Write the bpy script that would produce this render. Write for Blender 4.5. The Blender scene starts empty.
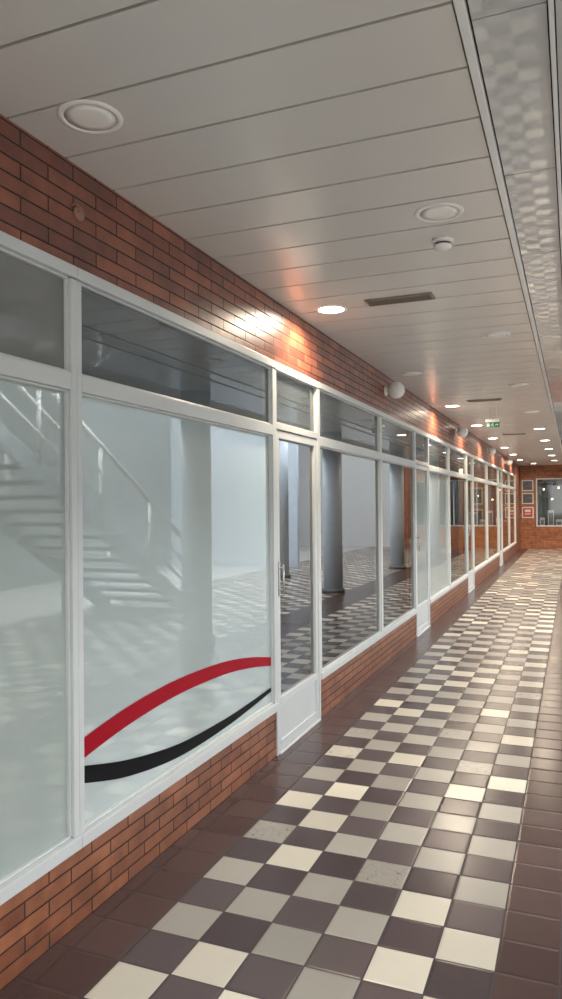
import bpy, bmesh, math, random
from mathutils import Vector, Matrix
random.seed(4)
C = bpy.context.scene.collection
WX=-1.727; CH=2.84; END=26.3

# ---------------------------------------------------------------- materials
def newmat(name):
    m=bpy.data.materials.new(name); m.use_nodes=True
    nt=m.node_tree; nt.nodes.clear()
    return m,nt,nt.nodes,nt.links
def N(nt,t,**k):
    n=nt.nodes.new(t)
    for a,b in k.items(): setattr(n,a,b)
    return n
def M(nt,op,a,b=None,c=None):
    n=nt.nodes.new('ShaderNodeMath'); n.operation=op
    for i,v in enumerate((a,b,c)):
        if v is None: continue
        if hasattr(v,'links') or hasattr(v,'is_linked'): nt.links.new(v,n.inputs[i])
        else: n.inputs[i].default_value=v
    return n.outputs[0]
def mixc(nt,f,a,b):
    n=nt.nodes.new('ShaderNodeMix'); n.data_type='RGBA'
    for s,v in ((n.inputs[0],f),(n.inputs[6],a),(n.inputs[7],b)):
        if hasattr(v,'is_linked'): nt.links.new(v,s)
        elif isinstance(v,tuple): s.default_value=(*v,1) if len(v)==3 else v
        else: s.default_value=v
    return n.outputs[2]
def prin(name,col,rough=.5,metal=0,noise=.06,nscale=6,bump=0,ior=None,emit=None,es=0):
    m,nt,ns,L=newmat(name)
    o=N(nt,'ShaderNodeOutputMaterial'); p=N(nt,'ShaderNodeBsdfPrincipled'); L.new(p.outputs[0],o.inputs[0])
    tc=N(nt,'ShaderNodeTexCoord'); nz=N(nt,'ShaderNodeTexNoise'); nz.inputs['Scale'].default_value=nscale
    nz.inputs['Detail'].default_value=4
    L.new(tc.outputs['Object'],nz.inputs['Vector'])
    a=tuple(max(0,c*(1-noise*2)) for c in col); b=tuple(min(1,c*(1+noise*2)) for c in col)
    L.new(mixc(nt,nz.outputs[0],a,b),p.inputs['Base Color'])
    p.inputs['Roughness'].default_value=rough; p.inputs['Metallic'].default_value=metal
    if ior: p.inputs['IOR'].default_value=ior
    if bump:
        bp=N(nt,'ShaderNodeBump'); bp.inputs['Strength'].default_value=bump; bp.inputs['Distance'].default_value=.01
        L.new(nz.outputs[0],bp.inputs['Height']); L.new(bp.outputs[0],p.inputs['Normal'])
    if emit:
        p.inputs['Emission Color'].default_value=(*emit,1); p.inputs['Emission Strength'].default_value=es
    return m
def brickmat(name,c1,c2,mortar,rough,axis='y',bw=.245,rh=.0565,off=0.0,dirt=.35,ior=1.5):
    m,nt,ns,L=newmat(name)
    o=N(nt,'ShaderNodeOutputMaterial'); p=N(nt,'ShaderNodeBsdfPrincipled'); L.new(p.outputs[0],o.inputs[0])
    p.inputs['IOR'].default_value=ior
    g=N(nt,'ShaderNodeNewGeometry'); s=N(nt,'ShaderNodeSeparateXYZ'); L.new(g.outputs['Position'],s.inputs[0])
    cb=N(nt,'ShaderNodeCombineXYZ')
    L.new(s.outputs[1 if axis=='y' else 0],cb.inputs[0]); L.new(M(nt,'ADD',s.outputs[2],off),cb.inputs[1])
    b=N(nt,'ShaderNodeTexBrick'); b.offset=.5
    L.new(cb.outputs[0],b.inputs['Vector'])
    b.inputs['Color1'].default_value=(*c1,1); b.inputs['Color2'].default_value=(*c2,1); b.inputs['Mortar'].default_value=(*mortar,1)
    b.inputs['Scale'].default_value=1; b.inputs['Mortar Size'].default_value=.0038; b.inputs['Mortar Smooth'].default_value=.35
    b.inputs['Brick Width'].default_value=bw; b.inputs['Row Height'].default_value=rh
    nz=N(nt,'ShaderNodeTexNoise'); nz.inputs['Scale'].default_value=9; nz.inputs['Detail'].default_value=6
    L.new(g.outputs['Position'],nz.inputs['Vector'])
    mp=N(nt,'ShaderNodeMapRange'); L.new(nz.outputs[0],mp.inputs[0]); mp.inputs[1].default_value=.35; mp.inputs[2].default_value=.7
    mp.inputs[3].default_value=1-dirt; mp.inputs[4].default_value=1.1
    mu=N(nt,'ShaderNodeVectorMath'); mu.operation='SCALE'; L.new(b.outputs[0],mu.inputs[0]); L.new(mp.outputs[0],mu.inputs['Scale'])
    L.new(mu.outputs[0],p.inputs['Base Color'])
    L.new(M(nt,'ADD',M(nt,'MULTIPLY',b.outputs[1],.5),rough),p.inputs['Roughness'])
    bp=N(nt,'ShaderNodeBump'); bp.inputs['Strength'].default_value=.9; bp.inputs['Distance'].default_value=.006
    L.new(M(nt,'SUBTRACT',M(nt,'MULTIPLY',nz.outputs[0],.3),b.outputs[1]),bp.inputs['Height']); L.new(bp.outputs[0],p.inputs['Normal'])
    return m
def floormat():
    m,nt,ns,L=newmat('floor_tiles')
    o=N(nt,'ShaderNodeOutputMaterial'); p=N(nt,'ShaderNodeBsdfPrincipled'); L.new(p.outputs[0],o.inputs[0])
    g=N(nt,'ShaderNodeNewGeometry'); s=N(nt,'ShaderNodeSeparateXYZ'); L.new(g.outputs['Position'],s.inputs[0])
    X,Y=s.outputs[0],s.outputs[1]
    tx=M(nt,'DIVIDE',M(nt,'ADD',X,20.26),.2); ty=M(nt,'DIVIDE',M(nt,'ADD',Y,19.885),.2)
    ix=M(nt,'FLOOR',tx); iy=M(nt,'FLOOR',ty); fx=M(nt,'FRACT',tx); fy=M(nt,'FRACT',ty)
    par=M(nt,'MODULO',M(nt,'ADD',ix,iy),2.0)
    cb=N(nt,'ShaderNodeCombineXYZ'); L.new(ix,cb.inputs[0]); L.new(iy,cb.inputs[1])
    wn=N(nt,'ShaderNodeTexWhiteNoise'); L.new(cb.outputs[0],wn.inputs['Vector']); r=wn.outputs['Value']
    wc=N(nt,'ShaderNodeSeparateColor'); L.new(wn.outputs['Color'],wc.inputs[0]); r2=wc.outputs[1]
    bright=mixc(nt,M(nt,'GREATER_THAN',r,.66),(.42,.385,.33),(.76,.69,.56))
    sc=N(nt,'ShaderNodeVectorMath'); sc.operation='SCALE'; L.new(bright,sc.inputs[0]); L.new(M(nt,'ADD',M(nt,'MULTIPLY',r2,.30),.82),sc.inputs['Scale'])
    vo=N(nt,'ShaderNodeTexVoronoi'); vo.feature='DISTANCE_TO_EDGE'; vo.inputs['Scale'].default_value=7
    n0=N(nt,'ShaderNodeTexNoise'); n0.inputs['Scale'].default_value=5; n0.inputs['Detail'].default_value=2; L.new(g.outputs['Position'],n0.inputs['Vector'])
    va=N(nt,'ShaderNodeVectorMath'); va.operation='ADD'; L.new(g.outputs['Position'],va.inputs[0]); L.new(n0.outputs['Color'],va.inputs[1]); L.new(va.outputs[0],vo.inputs['Vector'])
    crack=M(nt,'MULTIPLY',M(nt,'LESS_THAN',vo.outputs['Distance'],.010),M(nt,'GREATER_THAN',wc.outputs[2],.91))
    pale=mixc(nt,M(nt,'MULTIPLY',crack,.8),sc.outputs[0],(.09,.07,.06))
    dk=mixc(nt,r2,(.070,.049,.051),(.125,.094,.093))
    chk=mixc(nt,M(nt,'GREATER_THAN',par,.5),dk,pale)
    br=mixc(nt,r2,(.068,.038,.035),(.098,.057,.051))
    m1=M(nt,'MULTIPLY',M(nt,'GREATER_THAN',X,-1.46),M(nt,'LESS_THAN',X,-.26))
    m2=M(nt,'MULTIPLY',M(nt,'GREATER_THAN',X,.34),M(nt,'LESS_THAN',X,3.54))
    mk=M(nt,'MAXIMUM',m1,m2)
    col=mixc(nt,mk,br,chk)
    inn=M(nt,'LESS_THAN',X,-1.8)
    col=mixc(nt,inn,col,(.2,.19,.18))
    col=mixc(nt,M(nt,'GREATER_THAN',X,3.54),col,(.62,.61,.59))  # pale outer floor added to bounce light up to the ceiling
    ex=M(nt,'MINIMUM',fx,M(nt,'SUBTRACT',1,fx)); ey=M(nt,'MINIMUM',fy,M(nt,'SUBTRACT',1,fy))
    e=M(nt,'MINIMUM',ex,ey); gr=M(nt,'LESS_THAN',e,.014)
    col=mixc(nt,gr,col,(.045,.034,.032))
    nz=N(nt,'ShaderNodeTexNoise'); nz.inputs['Scale'].default_value=2.2; nz.inputs['Detail'].default_value=3; L.new(g.outputs['Position'],nz.inputs['Vector'])
    mp=N(nt,'ShaderNodeMapRange'); L.new(nz.outputs[0],mp.inputs[0]); mp.inputs[1].default_value=.3; mp.inputs[2].default_value=.75; mp.inputs[3].default_value=.93; mp.inputs[4].default_value=1.04
    s2=N(nt,'ShaderNodeVectorMath'); s2.operation='SCALE'; L.new(col,s2.inputs[0]); L.new(mp.outputs[0],s2.inputs['Scale'])
    L.new(s2.outputs[0],p.inputs['Base Color'])
    L.new(M(nt,'ADD',M(nt,'ADD',M(nt,'MULTIPLY',r2,.06),.21),M(nt,'MULTIPLY',gr,.4)),p.inputs['Roughness'])
    p.inputs['IOR'].default_value=1.45
    bp=N(nt,'ShaderNodeBump'); bp.inputs['Strength'].default_value=.3; bp.inputs['Distance'].default_value=.004
    pil=M(nt,'MINIMUM',M(nt,'MULTIPLY',e,18),1)
    L.new(M(nt,'ADD',M(nt,'ADD',pil,M(nt,'MULTIPLY',r,.25)),M(nt,'MULTIPLY',nz.outputs[0],.2)),bp.inputs['Height']); L.new(bp.outputs[0],p.inputs['Normal'])
    return m
def glassmat(name,tint,ior=1.9,rough=.0,gcol=(.97,.99,1.0)):
    m,nt,ns,L=newmat(name)
    o=N(nt,'ShaderNodeOutputMaterial'); t=N(nt,'ShaderNodeBsdfTransparent'); t.inputs[0].default_value=(*tint,1)
    gl=N(nt,'ShaderNodeBsdfGlossy'); gl.inputs['Roughness'].default_value=rough; gl.inputs['Color'].default_value=(*gcol,1)
    f=N(nt,'ShaderNodeFresnel'); f.inputs[0].default_value=ior
    mx=N(nt,'ShaderNodeMixShader'); L.new(f.outputs[0],mx.inputs[0]); L.new(t.outputs[0],mx.inputs[1]); L.new(gl.outputs[0],mx.inputs[2]); L.new(mx.outputs[0],o.inputs[0])
    return m
def filmmat(name,col,tr=.12,ior=1.9):
    m,nt,ns,L=newmat(name)
    o=N(nt,'ShaderNodeOutputMaterial'); p=N(nt,'ShaderNodeBsdfDiffuse'); t=N(nt,'ShaderNodeBsdfTransparent')
    g=N(nt,'ShaderNodeNewGeometry'); nz=N(nt,'ShaderNodeTexNoise'); nz.inputs['Scale'].default_value=1.2; L.new(g.outputs['Position'],nz.inputs['Vector'])
    L.new(mixc(nt,nz.outputs[0],tuple(c*.92 for c in col),tuple(min(1,c*1.08) for c in col)),p.inputs['Color'])
    mx=N(nt,'ShaderNodeMixShader'); mx.inputs[0].default_value=tr
    L.new(p.outputs[0],mx.inputs[1]); L.new(t.outputs[0],mx.inputs[2])
    gl=N(nt,'ShaderNodeBsdfGlossy'); gl.inputs['Roughness'].default_value=.0; gl.inputs['Color'].default_value=(.92,.95,.95,1)
    f=N(nt,'ShaderNodeFresnel'); f.inputs[0].default_value=ior
    m2=N(nt,'ShaderNodeMixShader'); L.new(f.outputs[0],m2.inputs[0]); L.new(mx.outputs[0],m2.inputs[1]); L.new(gl.outputs[0],m2.inputs[2])
    L.new(m2.outputs[0],o.inputs[0])
    return m
def panelmat():
    m,nt,ns,L=newmat('glossy_ceiling_panels')
    o=N(nt,'ShaderNodeOutputMaterial'); p=N(nt,'ShaderNodeBsdfPrincipled'); L.new(p.outputs[0],o.inputs[0])
    g=N(nt,'ShaderNodeNewGeometry')
    v=N(nt,'ShaderNodeVectorMath'); v.operation='SNAP'; v.inputs[1].default_value=(.6,1.0,10); L.new(g.outputs['Position'],v.inputs[0])
    wn=N(nt,'ShaderNodeTexWhiteNoise'); L.new(v.outputs[0],wn.inputs['Vector'])
    L.new(mixc(nt,wn.outputs[0],(.52,.525,.52),(.68,.685,.68)),p.inputs['Base Color'])
    p.inputs['Roughness'].default_value=.02; p.inputs['Metallic'].default_value=.0; p.inputs['IOR'].default_value=1.8
    return m

m_floor=floormat()
m_band=brickmat('glazed_brick_band',(.36,.112,.056),(.17,.052,.033),(.030,.015,.012),.33,bw=.28,off=-.004,ior=1.6)
m_base=brickmat('orange_brick_base',(.36,.130,.058),(.23,.076,.036),(.045,.024,.017),.30,off=0)
m_endb=brickmat('orange_brick_end',(.50,.18,.07),(.36,.12,.05),(.07,.04,.025),.4,axis='x')
m_alu=prin('white_aluminium_frame',(.60,.62,.61),.35,noise=.02)
m_ceil=prin('ceiling_plank_paint',(.67,.65,.615),.22,noise=.02,nscale=1.5,ior=1.6)
m_black=prin('dark_gap',(.006,.006,.006),.8)
m_trimw=prin('white_trim_paint',(.80,.80,.78),.3,noise=.02)
m_white=prin('white_plaster',(.76,.77,.76),.8,noise=.03)
m_atr=prin('grey_atrium_plaster',(.26,.29,.30),.8,noise=.05,nscale=1)
m_plastic=prin('white_plastic',(.84,.82,.78),.4,noise=.02)
m_lens=prin('unlit_frosted_lens',(.90,.87,.82),.5,noise=.02)
m_lit=prin('lit_lens',(1,1,1),.5,emit=(1,.93,.82),es=14)
m_int=prin('shop_interior_paint',(.34,.36,.35),.8)
m_col=prin('grey_blue_column_paint',(.52,.59,.66),.45)
m_step=prin('grey_stair_stone',(.16,.17,.18),.8)
m_globe=prin('opal_globe_glass',(.84,.83,.80),.2,noise=.01)
m_metal=prin('brushed_metal',(.55,.55,.55),.3,metal=.9)
m_red=prin('red_vinyl',(.34,.003,.014),.5,noise=.03,ior=1.25)
m_blk=prin('black_vinyl',(.006,.006,.008),.5,noise=.03,ior=1.2)
m_green=prin('green_sign_face',(.02,.22,.10),.4,noise=.02)
m_signw=prin('sign_white',(.6,.65,.62),.4,noise=.01)
m_dark=prin('vent_dark',(.05,.045,.04),.6)
m_ventf=prin('vent_metal',(.26,.22,.19),.4,metal=.3)
m_paper=prin('poster_paper',(.66,.64,.60),.6)
m_pred=prin('poster_red',(.45,.06,.05),.5)
m_pdark=prin('poster_print',(.10,.10,.11),.5,noise=.5,nscale=14)
m_wood=prin('warm_wood',(.40,.19,.08),.35,noise=.3)
m_warm=prin('warm_shop_lamp',(1,.8,.5),.5,emit=(1,.72,.38),es=9)
m_glass=glassmat('shopfront_glass',(.46,.50,.50),ior=3.8)
m_glassc=glassmat('clear_shop_glass',(.75,.74,.70),ior=2.0)
m_glasst=filmmat('transom_glass',(.13,.15,.16),.4,ior=2.0)
m_film=filmmat('frosted_film',(.45,.515,.50),.03,ior=2.2)
m_film1=filmmat('greenish_frosted_film',(.38,.425,.395),.05,ior=1.9)
m_filmt=filmmat('grey_transom_film',(.20,.20,.185),.15,ior=1.8)
m_filml=filmmat('pale_film',(.42,.48,.46),.08)
m_panel=panelmat()

# ---------------------------------------------------------------- mesh helpers
def bx(bm,x0,x1,y0,y1,z0,z1,mi=0):
    vs=[bm.verts.new(p) for p in ((x0,y0,z0),(x1,y0,z0),(x1,y1,z0),(x0,y1,z0),(x0,y0,z1),(x1,y0,z1),(x1,y1,z1),(x0,y1,z1))]
    for f in ((0,3,2,1),(4,5,6,7),(0,1,5,4),(1,2,6,5),(2,3,7,6),(3,0,4,7)):
        fc=bm.faces.new([vs[i] for i in f]); fc.material_index=mi
def fin(bm,name,mats,parent=None,loc=None,bevel=0,smooth=False,**props):
    me=bpy.data.meshes.new(name); bmesh.ops.recalc_face_normals(bm,faces=bm.faces) if not props.pop('keep',False) else None
    bm.to_mesh(me); bm.free()
    for m in (mats if isinstance(mats,(list,tuple)) else [mats]): me.materials.append(m)
    o=bpy.data.objects.new(name,me); C.objects.link(o)
    if loc: o.location=loc
    if parent: o.parent=parent
    if smooth:
        for p in me.polygons: p.use_smooth=True
    if bevel:
        b=o.modifiers.new('b','BEVEL'); b.width=bevel; b.segments=2; b.limit_method='ANGLE'
    for k,v in props.items(): o[k]=v
    return o
def box(name,b,mats,parent=None,bevel=0,**props):
    bm=bmesh.new(); bx(bm,*b); return fin(bm,name,mats,parent,bevel=bevel,**props)
def lathe(bm,prof,seg=40,axis='z',c=(0,0,0),mi=0):
    rings=[]
    for r,h in prof:
        ring=[]
        for i in range(seg):
            a=2*math.pi*i/seg
            p={'z':(r*math.cos(a),r*math.sin(a),h),'x':(h,r*math.cos(a),r*math.sin(a)),'y':(r*math.cos(a),h,r*math.sin(a))}[axis]
            ring.append(bm.verts.new(Vector(p)+Vector(c)))
        rings.append(ring)
    for a,b in zip(rings,rings[1:]):
        for i in range(seg):
            f=bm.faces.new((a[i],a[(i+1)%seg],b[(i+1)%seg],b[i])); f.material_index=mi; f.smooth=True
    for ring in (rings[0],rings[-1]):
        try: f=bm.faces.new(ring); f.material_index=mi
        except: pass
def empty(name,loc,**props):
    e=bpy.data.objects.new(name,None); e.location=loc; e.empty_display_size=.1; C.objects.link(e)
    for k,v in props.items(): e[k]=v
    return e
def tube(bm,p0,p1,r,seg=12):
    p0=Vector(p0);p1=Vector(p1); d=(p1-p0); q=d.to_track_quat('Z','Y')
    a=[];b=[]
    for i in range(seg):
        t=2*math.pi*i/seg; o=q@Vector((r*math.cos(t),r*math.sin(t),0)); a.append(bm.verts.new(p0+o)); b.append(bm.verts.new(p1+o))
    for i in range(seg):
        f=bm.faces.new((a[i],a[(i+1)%seg],b[(i+1)%seg],b[i])); f.smooth=True
    bm.faces.new(a); bm.faces.new(b)
S=dict(kind='structure')

# ---------------------------------------------------------------- shell
box('floor',(-6,6.6,-5,END+4,-.1,0),m_floor,label='brown border tiles with a grey and cream checkerboard strip',**S)

bm=bmesh.new()
y=-2.3
while y<END:
    bx(bm,WX-.0,-.278,y+.0065,min(y+.2935,END),CH,CH+.02); y+=.3
bx(bm,WX,-.285,-2.3,END,CH+.021,CH+.06,1)
fin(bm,'ceiling',[m_ceil,m_black],bevel=.0,label='grey metal planked ceiling',**S)
bm=bmesh.new()
y=-2
while y<END-.1:
    for x0,x1 in ((-.240,-.052),(-.030,.56),(.58,1.1)):
        bx(bm,x0,x1,y+.003,min(y+.997,END),CH+.005,CH+.02)
    y+=1.0
bx(bm,-.285,1.1,-2.3,END,CH+.021,CH+.06,1)
fin(bm,'ceiling.001',[m_panel,m_black],label='shiny reflective ceiling panels',**S)
box('trim_1',(-.273,-.246,-2.3,END,CH-.008,CH+.02),m_trimw,bevel=.003,label='white edge strip of the ceiling',**S)
box('trim_2',(-.048,-.034,-2.3,END,CH-.004,CH+.02),m_trimw,bevel=.002,label='white ceiling strip',**S)
AE=END
box('trim_3',(1.1,1.3,-2.3,AE,CH-.15,CH+.6),m_white,label='white edge beam of the gallery',**S)

# ---------------------------------------------------------------- shopfront layout
bays=[('w',-2.3,.15,'f1'),('w',.15,2.245,'f1'),('w',2.245,4.19,'f'),('d',4.19,5.03,'g'),('w',5.03,6.88,'g'),('w',6.88,8.51,'g'),
      ('d',8.51,9.36,'l'),('w',9.36,11.05,'l'),('w',11.05,12.99,'g'),('d',12.99,13.84,'c'),('w',13.84,16.2,'c'),('w',16.2,18.8,'c'),
      ('d',18.8,19.65,'c'),('w',19.65,22.0,'c'),('w',22.0,24.3,'c')]
GM={'g':m_glass,'f':m_film,'f1':m_film1,'l':m_filml,'c':m_glassc}
FX0,FX1=-1.79,-1.718; GX=-1.745
def pane(name,y0,y1,z0,z1,mat,parent,**p):
    bm=bmesh.new(); vs=[bm.verts.new(q) for q in ((GX,y0,z0),(GX,y1,z0),(GX,y1,z1),(GX,y0,z1))]; bm.faces.new(vs)
    return fin(bm,name,mat,parent,keep=True,**p)
bm=bmesh.new()
bx(bm,WX-.14,WX,-2.3,END,2.45,CH+.06,0)
bx(bm,WX-.14,WX,24.3,END,0,2.45,1)
for k,y0,y1,g in bays:
    if k=='w': bx(bm,WX-.14,WX,y0-(.0),y1,0,.285,1)
fin(bm,'wall_left',[m_band,m_base],label='glazed brick band above the shopfront and low brick plinth below',**S)
wn=dn=0; WIN={}
for k,y0,y1,g in bays:
    s=.031
    if k=='w':
        wn+=1
        bm=bmesh.new()
        bx(bm,FX0,FX1+.012,y0,y1,.285,.333)
        bx(bm,FX0,FX1,y0,y0+s,.333,2.40); bx(bm,FX0,FX1,y1-s,y1,.333,2.40)
        bx(bm,FX0,FX1,y0+s,y1-s,1.985,2.05)
        bx(bm,FX0,FX1+.006,y0,y1,2.405,2.449)
        for a,b in ((.333,1.985),(2.05,2.405)):
            bx(bm,GX-.01,GX+.014,y0+s,y0+s+.009,a,b); bx(bm,GX-.01,GX+.014,y1-s-.009,y1-s,a,b)
            bx(bm,GX-.01,GX+.014,y0+s,y1-s,a,a+.009); bx(bm,GX-.01,GX+.014,y0+s,y1-s,b-.009,b)
        w=fin(bm,'window_%d'%wn,m_alu,bevel=.003,label='white aluminium shop window with '+({'g':'clear glass','c':'clear glass','f':'frosted film and curved stripes','f1':'greenish frosted film','l':'pale frosted film'}[g]),**S)
        pane('glass',y0+s,y1-s,.333,1.985,GM[g],w)
        pane('transom_glass',y0+s,y1-s,2.05,2.405,m_filmt if g=='f1' else m_glasst,w)
        WIN[wn]=w
    else:
        dn+=1
        bm=bmesh.new()
        bx(bm,FX0,FX1,y0,y0+s,0,2.40); bx(bm,FX0,FX1,y1-s,y1,0,2.40)
        bx(bm,FX0,FX1,y0+s,y1-s,2.03,2.075); bx(bm,FX0,FX1+.006,y0,y1,2.40,2.449)
        bx(bm,FX0,FX1+.01,y0+s,y1-s,0,.012)
        d=fin(bm,'door_%d'%dn,m_alu,bevel=.003,label='white aluminium glazed shop door with solid kick panel',**S)
        pane('transom_glass',y0+s,y1-s,2.075,2.40,m_glasst,d)
        a,b=y0+s+.004,y1-s-.004; t=.045
        bm=bmesh.new()
        bx(bm,FX0+.02,FX1-.006,a,a+t,.016,2.026); bx(bm,FX0+.02,FX1-.006,b-t,b,.016,2.026)
        bx(bm,FX0+.02,FX1-.006,a+t,b-t,1.975,2.026); bx(bm,FX0+.02,FX1-.006,a+t,b-t,.016,.075); bx(bm,FX0+.02,FX1-.006,a+t,b-t,.30,.345)
        lf=fin(bm,'door_leaf',m_alu,d,bevel=.003)
        box('kick_panel',(GX-.012,GX+.012,a+t,b-t,.075,.30),m_alu,d)
        pane('glass',a+t,b-t,.345,1.975,GM[g],d)
        bm=bmesh.new(); hx=FX1-.006; hy=a+.022
        bx(bm,hx,hx+.006,hy-.012,hy+.012,.98,1.20)
        tube(bm,(hx+.032,hy,1.0),(hx+.032,hy,1.18),.0065); tube(bm,(hx,hy,1.02),(hx+.032,hy,1.02),.005); tube(bm,(hx,hy,1.16),(hx+.032,hy,1.16),.005)
        fin(bm,'handle',m_metal,d,label='slim metal pull handle')
def arc(name,pts,mat):
    P=[pts[0]]+pts+[pts[-1]]; out=[]
    for i in range(1,len(P)-2):
        for j in range(12):
            t=j/12; out.append(tuple(.5*((2*P[i][k])+(-P[i-1][k]+P[i+1][k])*t+(2*P[i-1][k]-5*P[i][k]+4*P[i+1][k]-P[i+2][k])*t*t+(-P[i-1][k]+3*P[i][k]-3*P[i+1][k]+P[i+2][k])*t**3) for k in range(3)))
    out.append(pts[-1]); bm=bmesh.new(); pr=None
    for y,z,t in out:
        a=bm.verts.new((GX+.003,y,z-t/2)); b=bm.verts.new((GX+.003,y,z+t/2))
        if pr: bm.faces.new((pr[0],a,b,pr[1]))
        pr=(a,b)
    fin(bm,name,mat,WIN[3],keep=True)
arc('red_stripe',[(2.278,.63,.078),(2.604,.676,.078),(3.023,.70,.074),(3.50,.685,.068),(3.85,.645,.06),(4.157,.59,.052)],m_red)
arc('black_stripe',[(2.278,.54,.066),(2.604,.458,.07),(3.023,.40,.062),(3.50,.39,.048),(3.85,.402,.036),(4.157,.42,.026)],m_blk)

# shop interiors
bm=bmesh.new()
bx(bm,-5.1,-5,-2.3,13.4,0,CH)
for y in (4.6,9.0,13.4): bx(bm,-5,WX-.2,y-.05,y+.05,0,CH)
bx(bm,-5.1,WX-.14,-2.3,END,CH,CH+.06)
bx(bm,-5.1,WX-.14,-2.4,-2.3,0,CH)
fin(bm,'wall_interior',m_int,label='dim painted walls inside the empty shops',**S)
bm=bmesh.new()
bx(bm,-4.1,-4,13.45,END,0,CH); bx(bm,-4,WX-.2,19.2,19.3,0,CH); bx(bm,-4,WX-.14,END,END+.1,0,CH)
fin(bm,'wall_interior_wood',m_wood,label='warm wooden panel walls inside the lit shops',**S)
for y in (14.6,16.6,20.4,22.6):
    e=empty('display_shelf',(-3.75,y,0),label='wooden display shelving against the shop wall',category='shelf',group='shop display shelves')
    bm=bmesh.new(); bx(bm,-.22,.22,-.62,-.58,0,2.1); bx(bm,-.22,.22,.58,.62,0,2.1); bx(bm,-.22,-.2,-.58,.58,0,2.1); fin(bm,'frame',m_wood,e)
    for z in (.3,.8,1.3,1.8): box('shelf',(-.2,.22,-.58,.58,z,z+.03),m_paper,e)
for y in (15.4,17.8,20.8,23.3):  # glowing pendants added to warm the far shops
    e=empty('shop_lamp',(-2.5,y,2.3),label='added warm glowing round pendant lamp inside a shop',category='pendant lamp',group='added shop pendant lamps')
    bm=bmesh.new(); bmesh.ops.create_uvsphere(bm,u_segments=24,v_segments=16,radius=.09); fin(bm,'globe',m_warm,e,smooth=True)
    bm=bmesh.new(); tube(bm,(0,0,.085),(0,0,CH-2.3),.006); fin(bm,'cord',m_dark,e)
# framed pictures on the partition walls seen through the far panes
for i,(y,x,z) in enumerate(((19.2,-2.35,1.75),(19.2,-2.35,1.2),(19.2,-2.95,1.5),(END,-2.3,1.7),(END,-2.3,1.15),(END,-2.9,1.45))):
    e=empty('framed_picture',(x,y,z),label='small pale-framed picture hung on the wooden shop wall',category='picture',group='pictures inside the lit shops')
    bm=bmesh.new(); bx(bm,-.2,.2,-.03,-.001,-.22,.22); fin(bm,'frame',m_paper,e,bevel=.004)
    bm=bmesh.new(); bx(bm,-.16,.16,-.034,-.0305,-.18,.18); fin(bm,'print',m_pdark,e)

# ---------------------------------------------------------------- far end
XR=2.6
bm=bmesh.new()
wy0,wy1=END,END+.15
for b in ((WX,XR,wy0,wy1,0,.76),(WX,XR,wy0,wy1,2.40,CH+.06),(WX,-1.20,wy0,wy1,.76,2.40),(1.9,XR,wy0,wy1,.76,2.40)): bx(bm,*b)
fin(bm,'wall_end',m_endb,label='orange brick wall closing the corridor',**S)
bm=bmesh.new()
for b in ((-1.20,1.9,.76,.80),(-1.20,1.9,2.36,2.40)): bx(bm,b[0],b[1],END-.01,END+.08,b[2],b[3])
for x in (-1.20,-.35,.45,1.2,1.86): bx(bm,x,x+.04,END-.01,END+.08,.80,2.36)
we=fin(bm,'window_30',m_alu,bevel=.003,label='dark shop window at the corridor end',**S)
bm=bmesh.new(); bm.faces.new([bm.verts.new(q) for q in ((-1.2,END+.04,.78),(1.9,END+.04,.78),(1.9,END+.04,2.38),(-1.2,END+.04,2.38))]); fin(bm,'glass',m_glassc,we)
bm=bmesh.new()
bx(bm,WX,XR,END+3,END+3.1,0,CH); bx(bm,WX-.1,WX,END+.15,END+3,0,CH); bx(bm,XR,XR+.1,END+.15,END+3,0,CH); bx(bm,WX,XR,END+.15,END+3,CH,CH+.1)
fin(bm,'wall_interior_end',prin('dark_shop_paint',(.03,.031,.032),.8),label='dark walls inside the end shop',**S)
for i,(z,pm) in enumerate(((2.16,m_pdark),(1.72,m_pdark),(1.24,m_pred))):
    e=empty('poster',(-1.47,END,z),label=('red and white printed notice' if i==2 else 'dark framed picture')+' on the brick end wall',category='poster',group='framed posters on the end wall')
    bm=bmesh.new(); bx(bm,-.19,.19,-.03,-.002,-.19,.19); fin(bm,'frame',m_paper,e,bevel=.004)
    bm=bmesh.new(); bx(bm,-.155,.155,-.034,-.0305,-.155,.155); fin(bm,'print',pm,e)
    if i==2:
        bm=bmesh.new(); bx(bm,-.09,.09,-.036,-.0345,.02,.10); bx(bm,-.09,.09,-.036,-.0345,-.06,-.03); fin(bm,'white_block',m_paper,e)
for i,(x,z,h,w) in enumerate(((-1.02,.80,.30,.16),(-.74,.80,.55,.20),(-.48,.80,.24,.2),(-.15,.80,.5,.3))):
    e=empty('display_board',(x,END+.35,z-.04),label='small pale display board in the shop window',category='display board',group='display boards')
    bm=bmesh.new(); bx(bm,-w/2,w/2,-.01,.01,.02,h); fin(bm,'board',m_paper,e)
    bm=bmesh.new(); bx(bm,-w/2+.03,w/2-.03,-.013,-.0105,.06,h-.08); fin(bm,'print',prin('blue_print',(.10,.13,.19),.5,noise=.4,nscale=12),e)
    bm=bmesh.new(); bx(bm,-w/2,w/2,-.06,.06,0,.018); fin(bm,'foot',m_pdark,e)
for i,(x,z) in enumerate(((-1.0,2.05),(-.72,1.7),(-.5,2.1),(-.2,1.85))):
    e=empty('shop_lamp',(x,END+1.4,z),label='small warm glowing pendant lamp inside the dark end shop',category='pendant lamp',group='end shop pendant lamps')
    bm=bmesh.new(); bmesh.ops.create_uvsphere(bm,u_segments=24,v_segments=16,radius=.03); fin(bm,'globe',m_warm,e,smooth=True)
    bm=bmesh.new(); tube(bm,(0,0,.028),(0,0,CH-z),.006); fin(bm,'cord',m_dark,e)
box('shelf_unit',(-1.19,1.88,END+.2,END+.6,0,.76),m_wood,label='wooden display ledge inside the end shop window',category='shelf')

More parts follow.
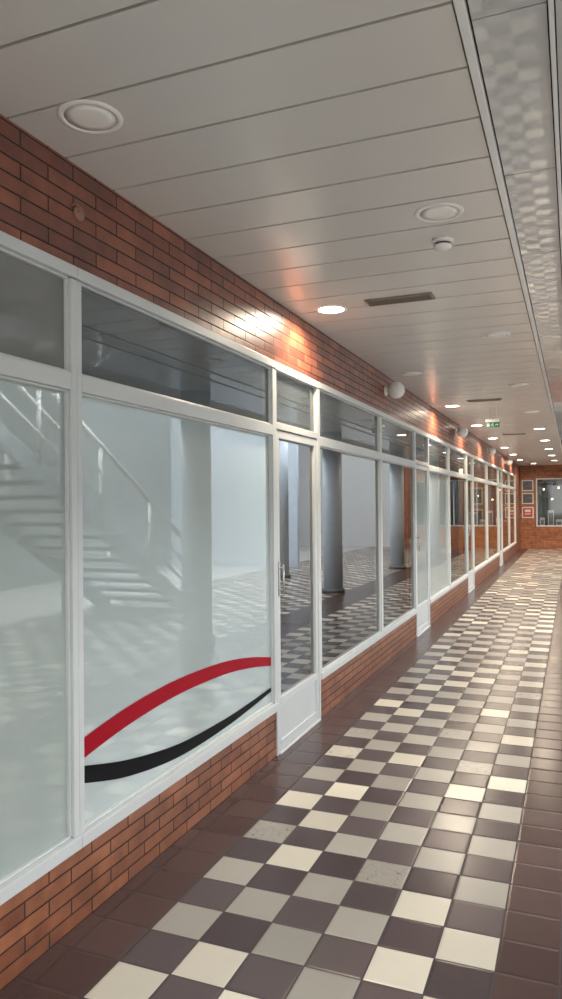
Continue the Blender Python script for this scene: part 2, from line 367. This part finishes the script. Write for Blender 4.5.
# ---------------------------------------------------------------- ceiling fittings
def downlight(x,y,lit,r=.105):
    e=empty('downlight',(x,y,CH),label=('lit' if lit else 'unlit')+' round white recessed ceiling downlight',category='ceiling light',group='recessed downlights')
    bm=bmesh.new(); lathe(bm,[(r*.80,.004),(r*.81,-.004),(r*.9,-.006),(r,-.003),(r+.002,.0)],48)
    fin(bm,'trim_ring',m_plastic,e)
    bm=bmesh.new(); lathe(bm,[(r*.805,-.003),(r*.5,-.004),(.001,-.0045)],40); fin(bm,'lens',m_lit if lit else m_lens,e)
    if lit:
        l=bpy.data.lights.new('downlight_lamp','AREA'); l.shape='DISK'; l.size=.17; l.energy=27 if y<12 else 20; l.color=(1,.84,.64); l.spread=math.radians(165)
        o=bpy.data.objects.new('bulb',l); C.objects.link(o); o.parent=e; o.location=(0,0,-.025)
for i in range(9):
    y=2.0+2.58*i
    downlight(-1.47,y,i in(1,3,4,5,6,7,8))
for i in range(9):
    y=3.25+2.53*i
    if y<END-.5: downlight(-.54,y,i>=4)
downlight(-1.2,24.9,True)

e=empty('smoke_detector',(-.58,3.59,CH),label='white round smoke detector under the plank ceiling',category='smoke detector')
bm=bmesh.new(); lathe(bm,[(.052,0),(.052,-.014),(.046,-.018)],36); fin(bm,'base',m_plastic,e)
bm=bmesh.new(); lathe(bm,[(.036,-.018),(.036,-.028),(.044,-.030),(.044,-.038),(.026,-.050),(.001,-.052)],36); fin(bm,'sensor_head',m_plastic,e)
bm=bmesh.new(); lathe(bm,[(.0345,-.0195),(.037,-.020),(.037,-.027),(.0345,-.0275)],36); fin(bm,'sensor_slot',m_dark,e)
def vent(x,y):
    e=empty('air_vent',(x,y,CH),label='brown-grey slatted metal ventilation grille in the ceiling',category='vent',group='ceiling vents')
    bm=bmesh.new(); w,d=.21,.07
    bx(bm,-w,w,-d,-d+.015,-.010,0); bx(bm,-w,w,d-.015,d,-.010,0); bx(bm,-w,-w+.015,-d+.015,d-.015,-.010,0); bx(bm,w-.015,w,-d+.015,d-.015,-.010,0)
    fin(bm,'frame',m_ventf,e)
    bm=bmesh.new()
    for k in range(5):
        yy=-d+.024+k*.0225; bx(bm,-w+.015,w-.015,yy,yy+.007,-.008,-.001)
    fin(bm,'slats',m_ventf,e)
    bm=bmesh.new(); bx(bm,-w+.015,w-.015,-d+.015,d-.015,-.0008,0); fin(bm,'duct',m_dark,e)
vent(-1.0,4.52); vent(-1.02,9.35); vent(-1.02,14.2)

# exit sign
e=empty('exit_sign',(-.98,9.9,2.60),label='green emergency exit sign with white running figure hanging from ceiling',category='exit sign'); e.scale=(.58,.58,.58)
for x in (-.09,.09):
    bm=bmesh.new(); tube(bm,(x,0,.07),(x,0,.413),.004); fin(bm,'hanger',m_metal,e)
bm=bmesh.new(); bx(bm,-.15,.15,-.03,.03,.03,.095); fin(bm,'housing',m_plastic,e,bevel=.006)
bm=bmesh.new(); bx(bm,-.15,.15,-.006,.006,-.085,.029); fin(bm,'sign_panel',m_green,e)
def poly(bm,pts,y=-.0075):
    bm.faces.new([bm.verts.new((px,y,pz)) for px,pz in pts])
bm=bmesh.new()
poly(bm,[(-.125,-.07),(-.06,-.07),(-.06,.015),(-.125,.015)])
poly(bm,[(.065,-.035),(.10,-.035),(.10,-.055),(.135,-.025),(.10,.005),(.10,-.015),(.065,-.015)])
hd=[(.012+.012*math.cos(t*math.pi/6),.012+.012*math.sin(t*math.pi/6)) for t in range(12)]; poly(bm,hd)
poly(bm,[(-.018,0),(.004,0),(.010,-.03),(-.012,-.03)]); poly(bm,[(-.012,-.03),(.010,-.03),(.028,-.05),(.018,-.056)])
poly(bm,[(.018,-.056),(.028,-.05),(.022,-.074),(.012,-.074)]); poly(bm,[(-.012,-.03),(0,-.03),(-.026,-.062),(-.036,-.056)])
poly(bm,[(-.018,0),(-.012,-.006),(-.034,-.026),(-.042,-.020)]); poly(bm,[(.004,0),(.008,-.008),(.034,-.012),(.034,-.003)])
fin(bm,'running_figure_pictogram',m_signw,e)

# wall globes
for i,y in enumerate((7.1,11.7,16.2,20.7)):
    e=empty('wall_lamp',(WX,y,2.68),label='white opal globe lamp mounted on the brick band',category='wall lamp',group='globe wall lamps')
    bm=bmesh.new(); lathe(bm,[(.05,0),(.05,.015),(.02,.02),(.02,.03),(.04,.035),(.04,.045)],28,axis='x'); fin(bm,'mount',m_plastic,e)
    bm=bmesh.new(); bmesh.ops.create_uvsphere(bm,u_segments=32,v_segments=20,radius=.085,matrix=Matrix.Translation((.112,0,0)))
    fin(bm,'globe',m_globe,e,smooth=True)
e=empty('lamp_mount_remnant',(WX,2.27,2.66),label='leftover lamp socket with loose wires on the brick band',category='lamp mount')
m_wire=prin('faded_brown_plastic',(.30,.16,.11),.5)
bm=bmesh.new(); lathe(bm,[(.030,0),(.030,.007),(.022,.010),(.001,.011)],20,axis='x'); fin(bm,'plate',m_wire,e)
bm=bmesh.new(); pts=[(.010,-.01,.0),(.018,-.02,.018),(.012,-.035,.024),(.006,-.045,.014)]
for a,b in zip(pts,pts[1:]): tube(bm,a,b,.004,8)
fin(bm,'wires',m_wire,e)

# ---------------------------------------------------------------- open side of the mall (seen in the glass)
for y in (2.3,7.35,12.4,17.5,22.5):
    e=empty('round_column',(.5,y,0),label='smooth round grey-blue painted column',category='column',group='round columns')
    bm=bmesh.new(); lathe(bm,[(.17,.08),(.17,CH+.005)],40); fin(bm,'shaft',m_col,e)
    bm=bmesh.new(); lathe(bm,[(.205,0),(.205,.07),(.19,.08),(.16,.08)],40); fin(bm,'base',m_step,e)
e=empty('round_column',(2.4,14.6,0),label='smooth round grey-blue painted column',category='column',group='round columns')
bm=bmesh.new(); lathe(bm,[(.19,.08),(.19,5.6)],40); fin(bm,'shaft',m_col,e)
bm=bmesh.new(); lathe(bm,[(.22,0),(.22,.07),(.205,.08),(.18,.08)],40); fin(bm,'base',m_step,e)
e=empty('staircase',(0,0,0),label='grey stone staircase with white tubular railings',category='staircase')
n=20; y0=9.8; z0=0; rise=.17; run=.28
bm=bmesh.new()
for i in range(n): bx(bm,2.0,3.4,y0-(i+1)*run-.03,y0-i*run,z0+(i+1)*rise-.05,z0+(i+1)*rise)
fin(bm,'steps',m_step,e)
bm=bmesh.new()
for x in (1.96,3.40):
    a=[(x,y0,0),(x,y0-.3,0),(x,y0-n*run,n*rise-.22),(x,y0-n*run,n*rise+.03),(x,y0,.12)]
    f=[bm.verts.new(p) for p in a]; g=[bm.verts.new((p[0]+.04,p[1],p[2])) for p in a]
    bm.faces.new(f); bm.faces.new(g[::-1])
    for i in range(5): bm.faces.new((f[i],g[i],g[(i+1)%5],f[(i+1)%5]))
fin(bm,'stringers',m_col,e)
bm=bmesh.new()
for x in (1.95,3.42):
    for k,r in ((.95,.04),(.62,.02),(.32,.02)): tube(bm,(x,y0,k),(x,y0-n*run,n*rise+k),r)
    for i in range(0,n+1,4): tube(bm,(x,y0-i*run,i*rise),(x,y0-i*run,i*rise+.95),.025)
fin(bm,'railing',m_trimw,e)
box('wall_right',(6.5,6.6,-5,AE,0,5.6),m_atr,label='plain grey wall across the atrium',**S)
box('wall_back',(-6,6.5,-5.1,-5,0,5.6),m_white,label='plain white wall',**S)
box('ceiling.002',(1.3,6.6,-5,AE,5.6,5.7),m_white,label='white atrium ceiling',**S)
bm=bmesh.new(); bx(bm,XR,6.5,AE,AE+.1,0,5.6); bx(bm,1.3,XR,AE,AE+.1,CH+.06,5.6)
fin(bm,'wall_atrium_end',m_white,label='pale wall behind the columns',**S)
bm=bmesh.new(); bx(bm,2.9,6.5,17.0,17.12,0,4.2)
fin(bm,'wall_partition',m_col,label='pale grey partition wall standing in the atrium',**S)

# ---------------------------------------------------------------- lights
def area(name,loc,rot,sx,sy,en,col):
    l=bpy.data.lights.new(name,'AREA'); l.shape='RECTANGLE'; l.size=sx; l.size_y=sy; l.energy=en; l.color=col
    o=bpy.data.objects.new(name,l); C.objects.link(o); o.location=loc; o.rotation_euler=rot; return o
area('skylight_light',(4.0,10,5.5),(0,0,0),4.5,26,1200,(.95,.96,1))
area('tilted_fill_light',(6.3,10,4.9),(0,math.radians(62),0),1.1,28,1450,(.96,.97,1))  # added tilted fill for the left wall; no clerestory is built
area('stair_fill_light',(1.36,8,3.15),(0,math.radians(-75),0),.3,22,520,(.96,.98,1))  # added strip fill to brighten the stair side mirrored in the glass
area('rear_fill_light',(0.3,-4.8,1.9),(math.radians(-90),0,0),4,2.4,80,(1,.97,.93))  # added fill lamp by the closed back wall; no entrance there
area('shop_warm_fill',(-2.9,16.3,2.78),(0,0,0),.6,4.5,110,(1,.74,.45))  # added warm fill standing in for amber reflections in the far panes
area('shop_warm_fill',(-2.9,22.6,2.78),(0,0,0),.6,5.5,140,(1,.74,.45))  # second added warm fill, behind the farthest panes
area('end_shop_light',(0,END+1.5,2.75),(0,0,0),2.5,1,8,(1,.95,.9))
w=bpy.data.worlds.new('World'); bpy.context.scene.world=w; w.use_nodes=True
w.node_tree.nodes['Background'].inputs[0].default_value=(.75,.8,.85,1); w.node_tree.nodes['Background'].inputs[1].default_value=.35

# ---------------------------------------------------------------- camera
cam=bpy.data.cameras.new('Camera'); co=bpy.data.objects.new('Camera',cam); C.objects.link(co)
cam.sensor_fit='VERTICAL'; cam.sensor_height=36; cam.lens=36*730/999; cam.clip_start=.02
Rm=Matrix.Rotation(math.radians(21.87),4,'Z')@Matrix.Rotation(math.radians(90.48),4,'X')@Matrix.Rotation(math.radians(-.5),4,'Z')
co.matrix_world=Matrix.Translation((0,0,1.55))@Rm
bpy.context.scene.camera=co
bpy.context.scene.view_settings.view_transform='Standard'
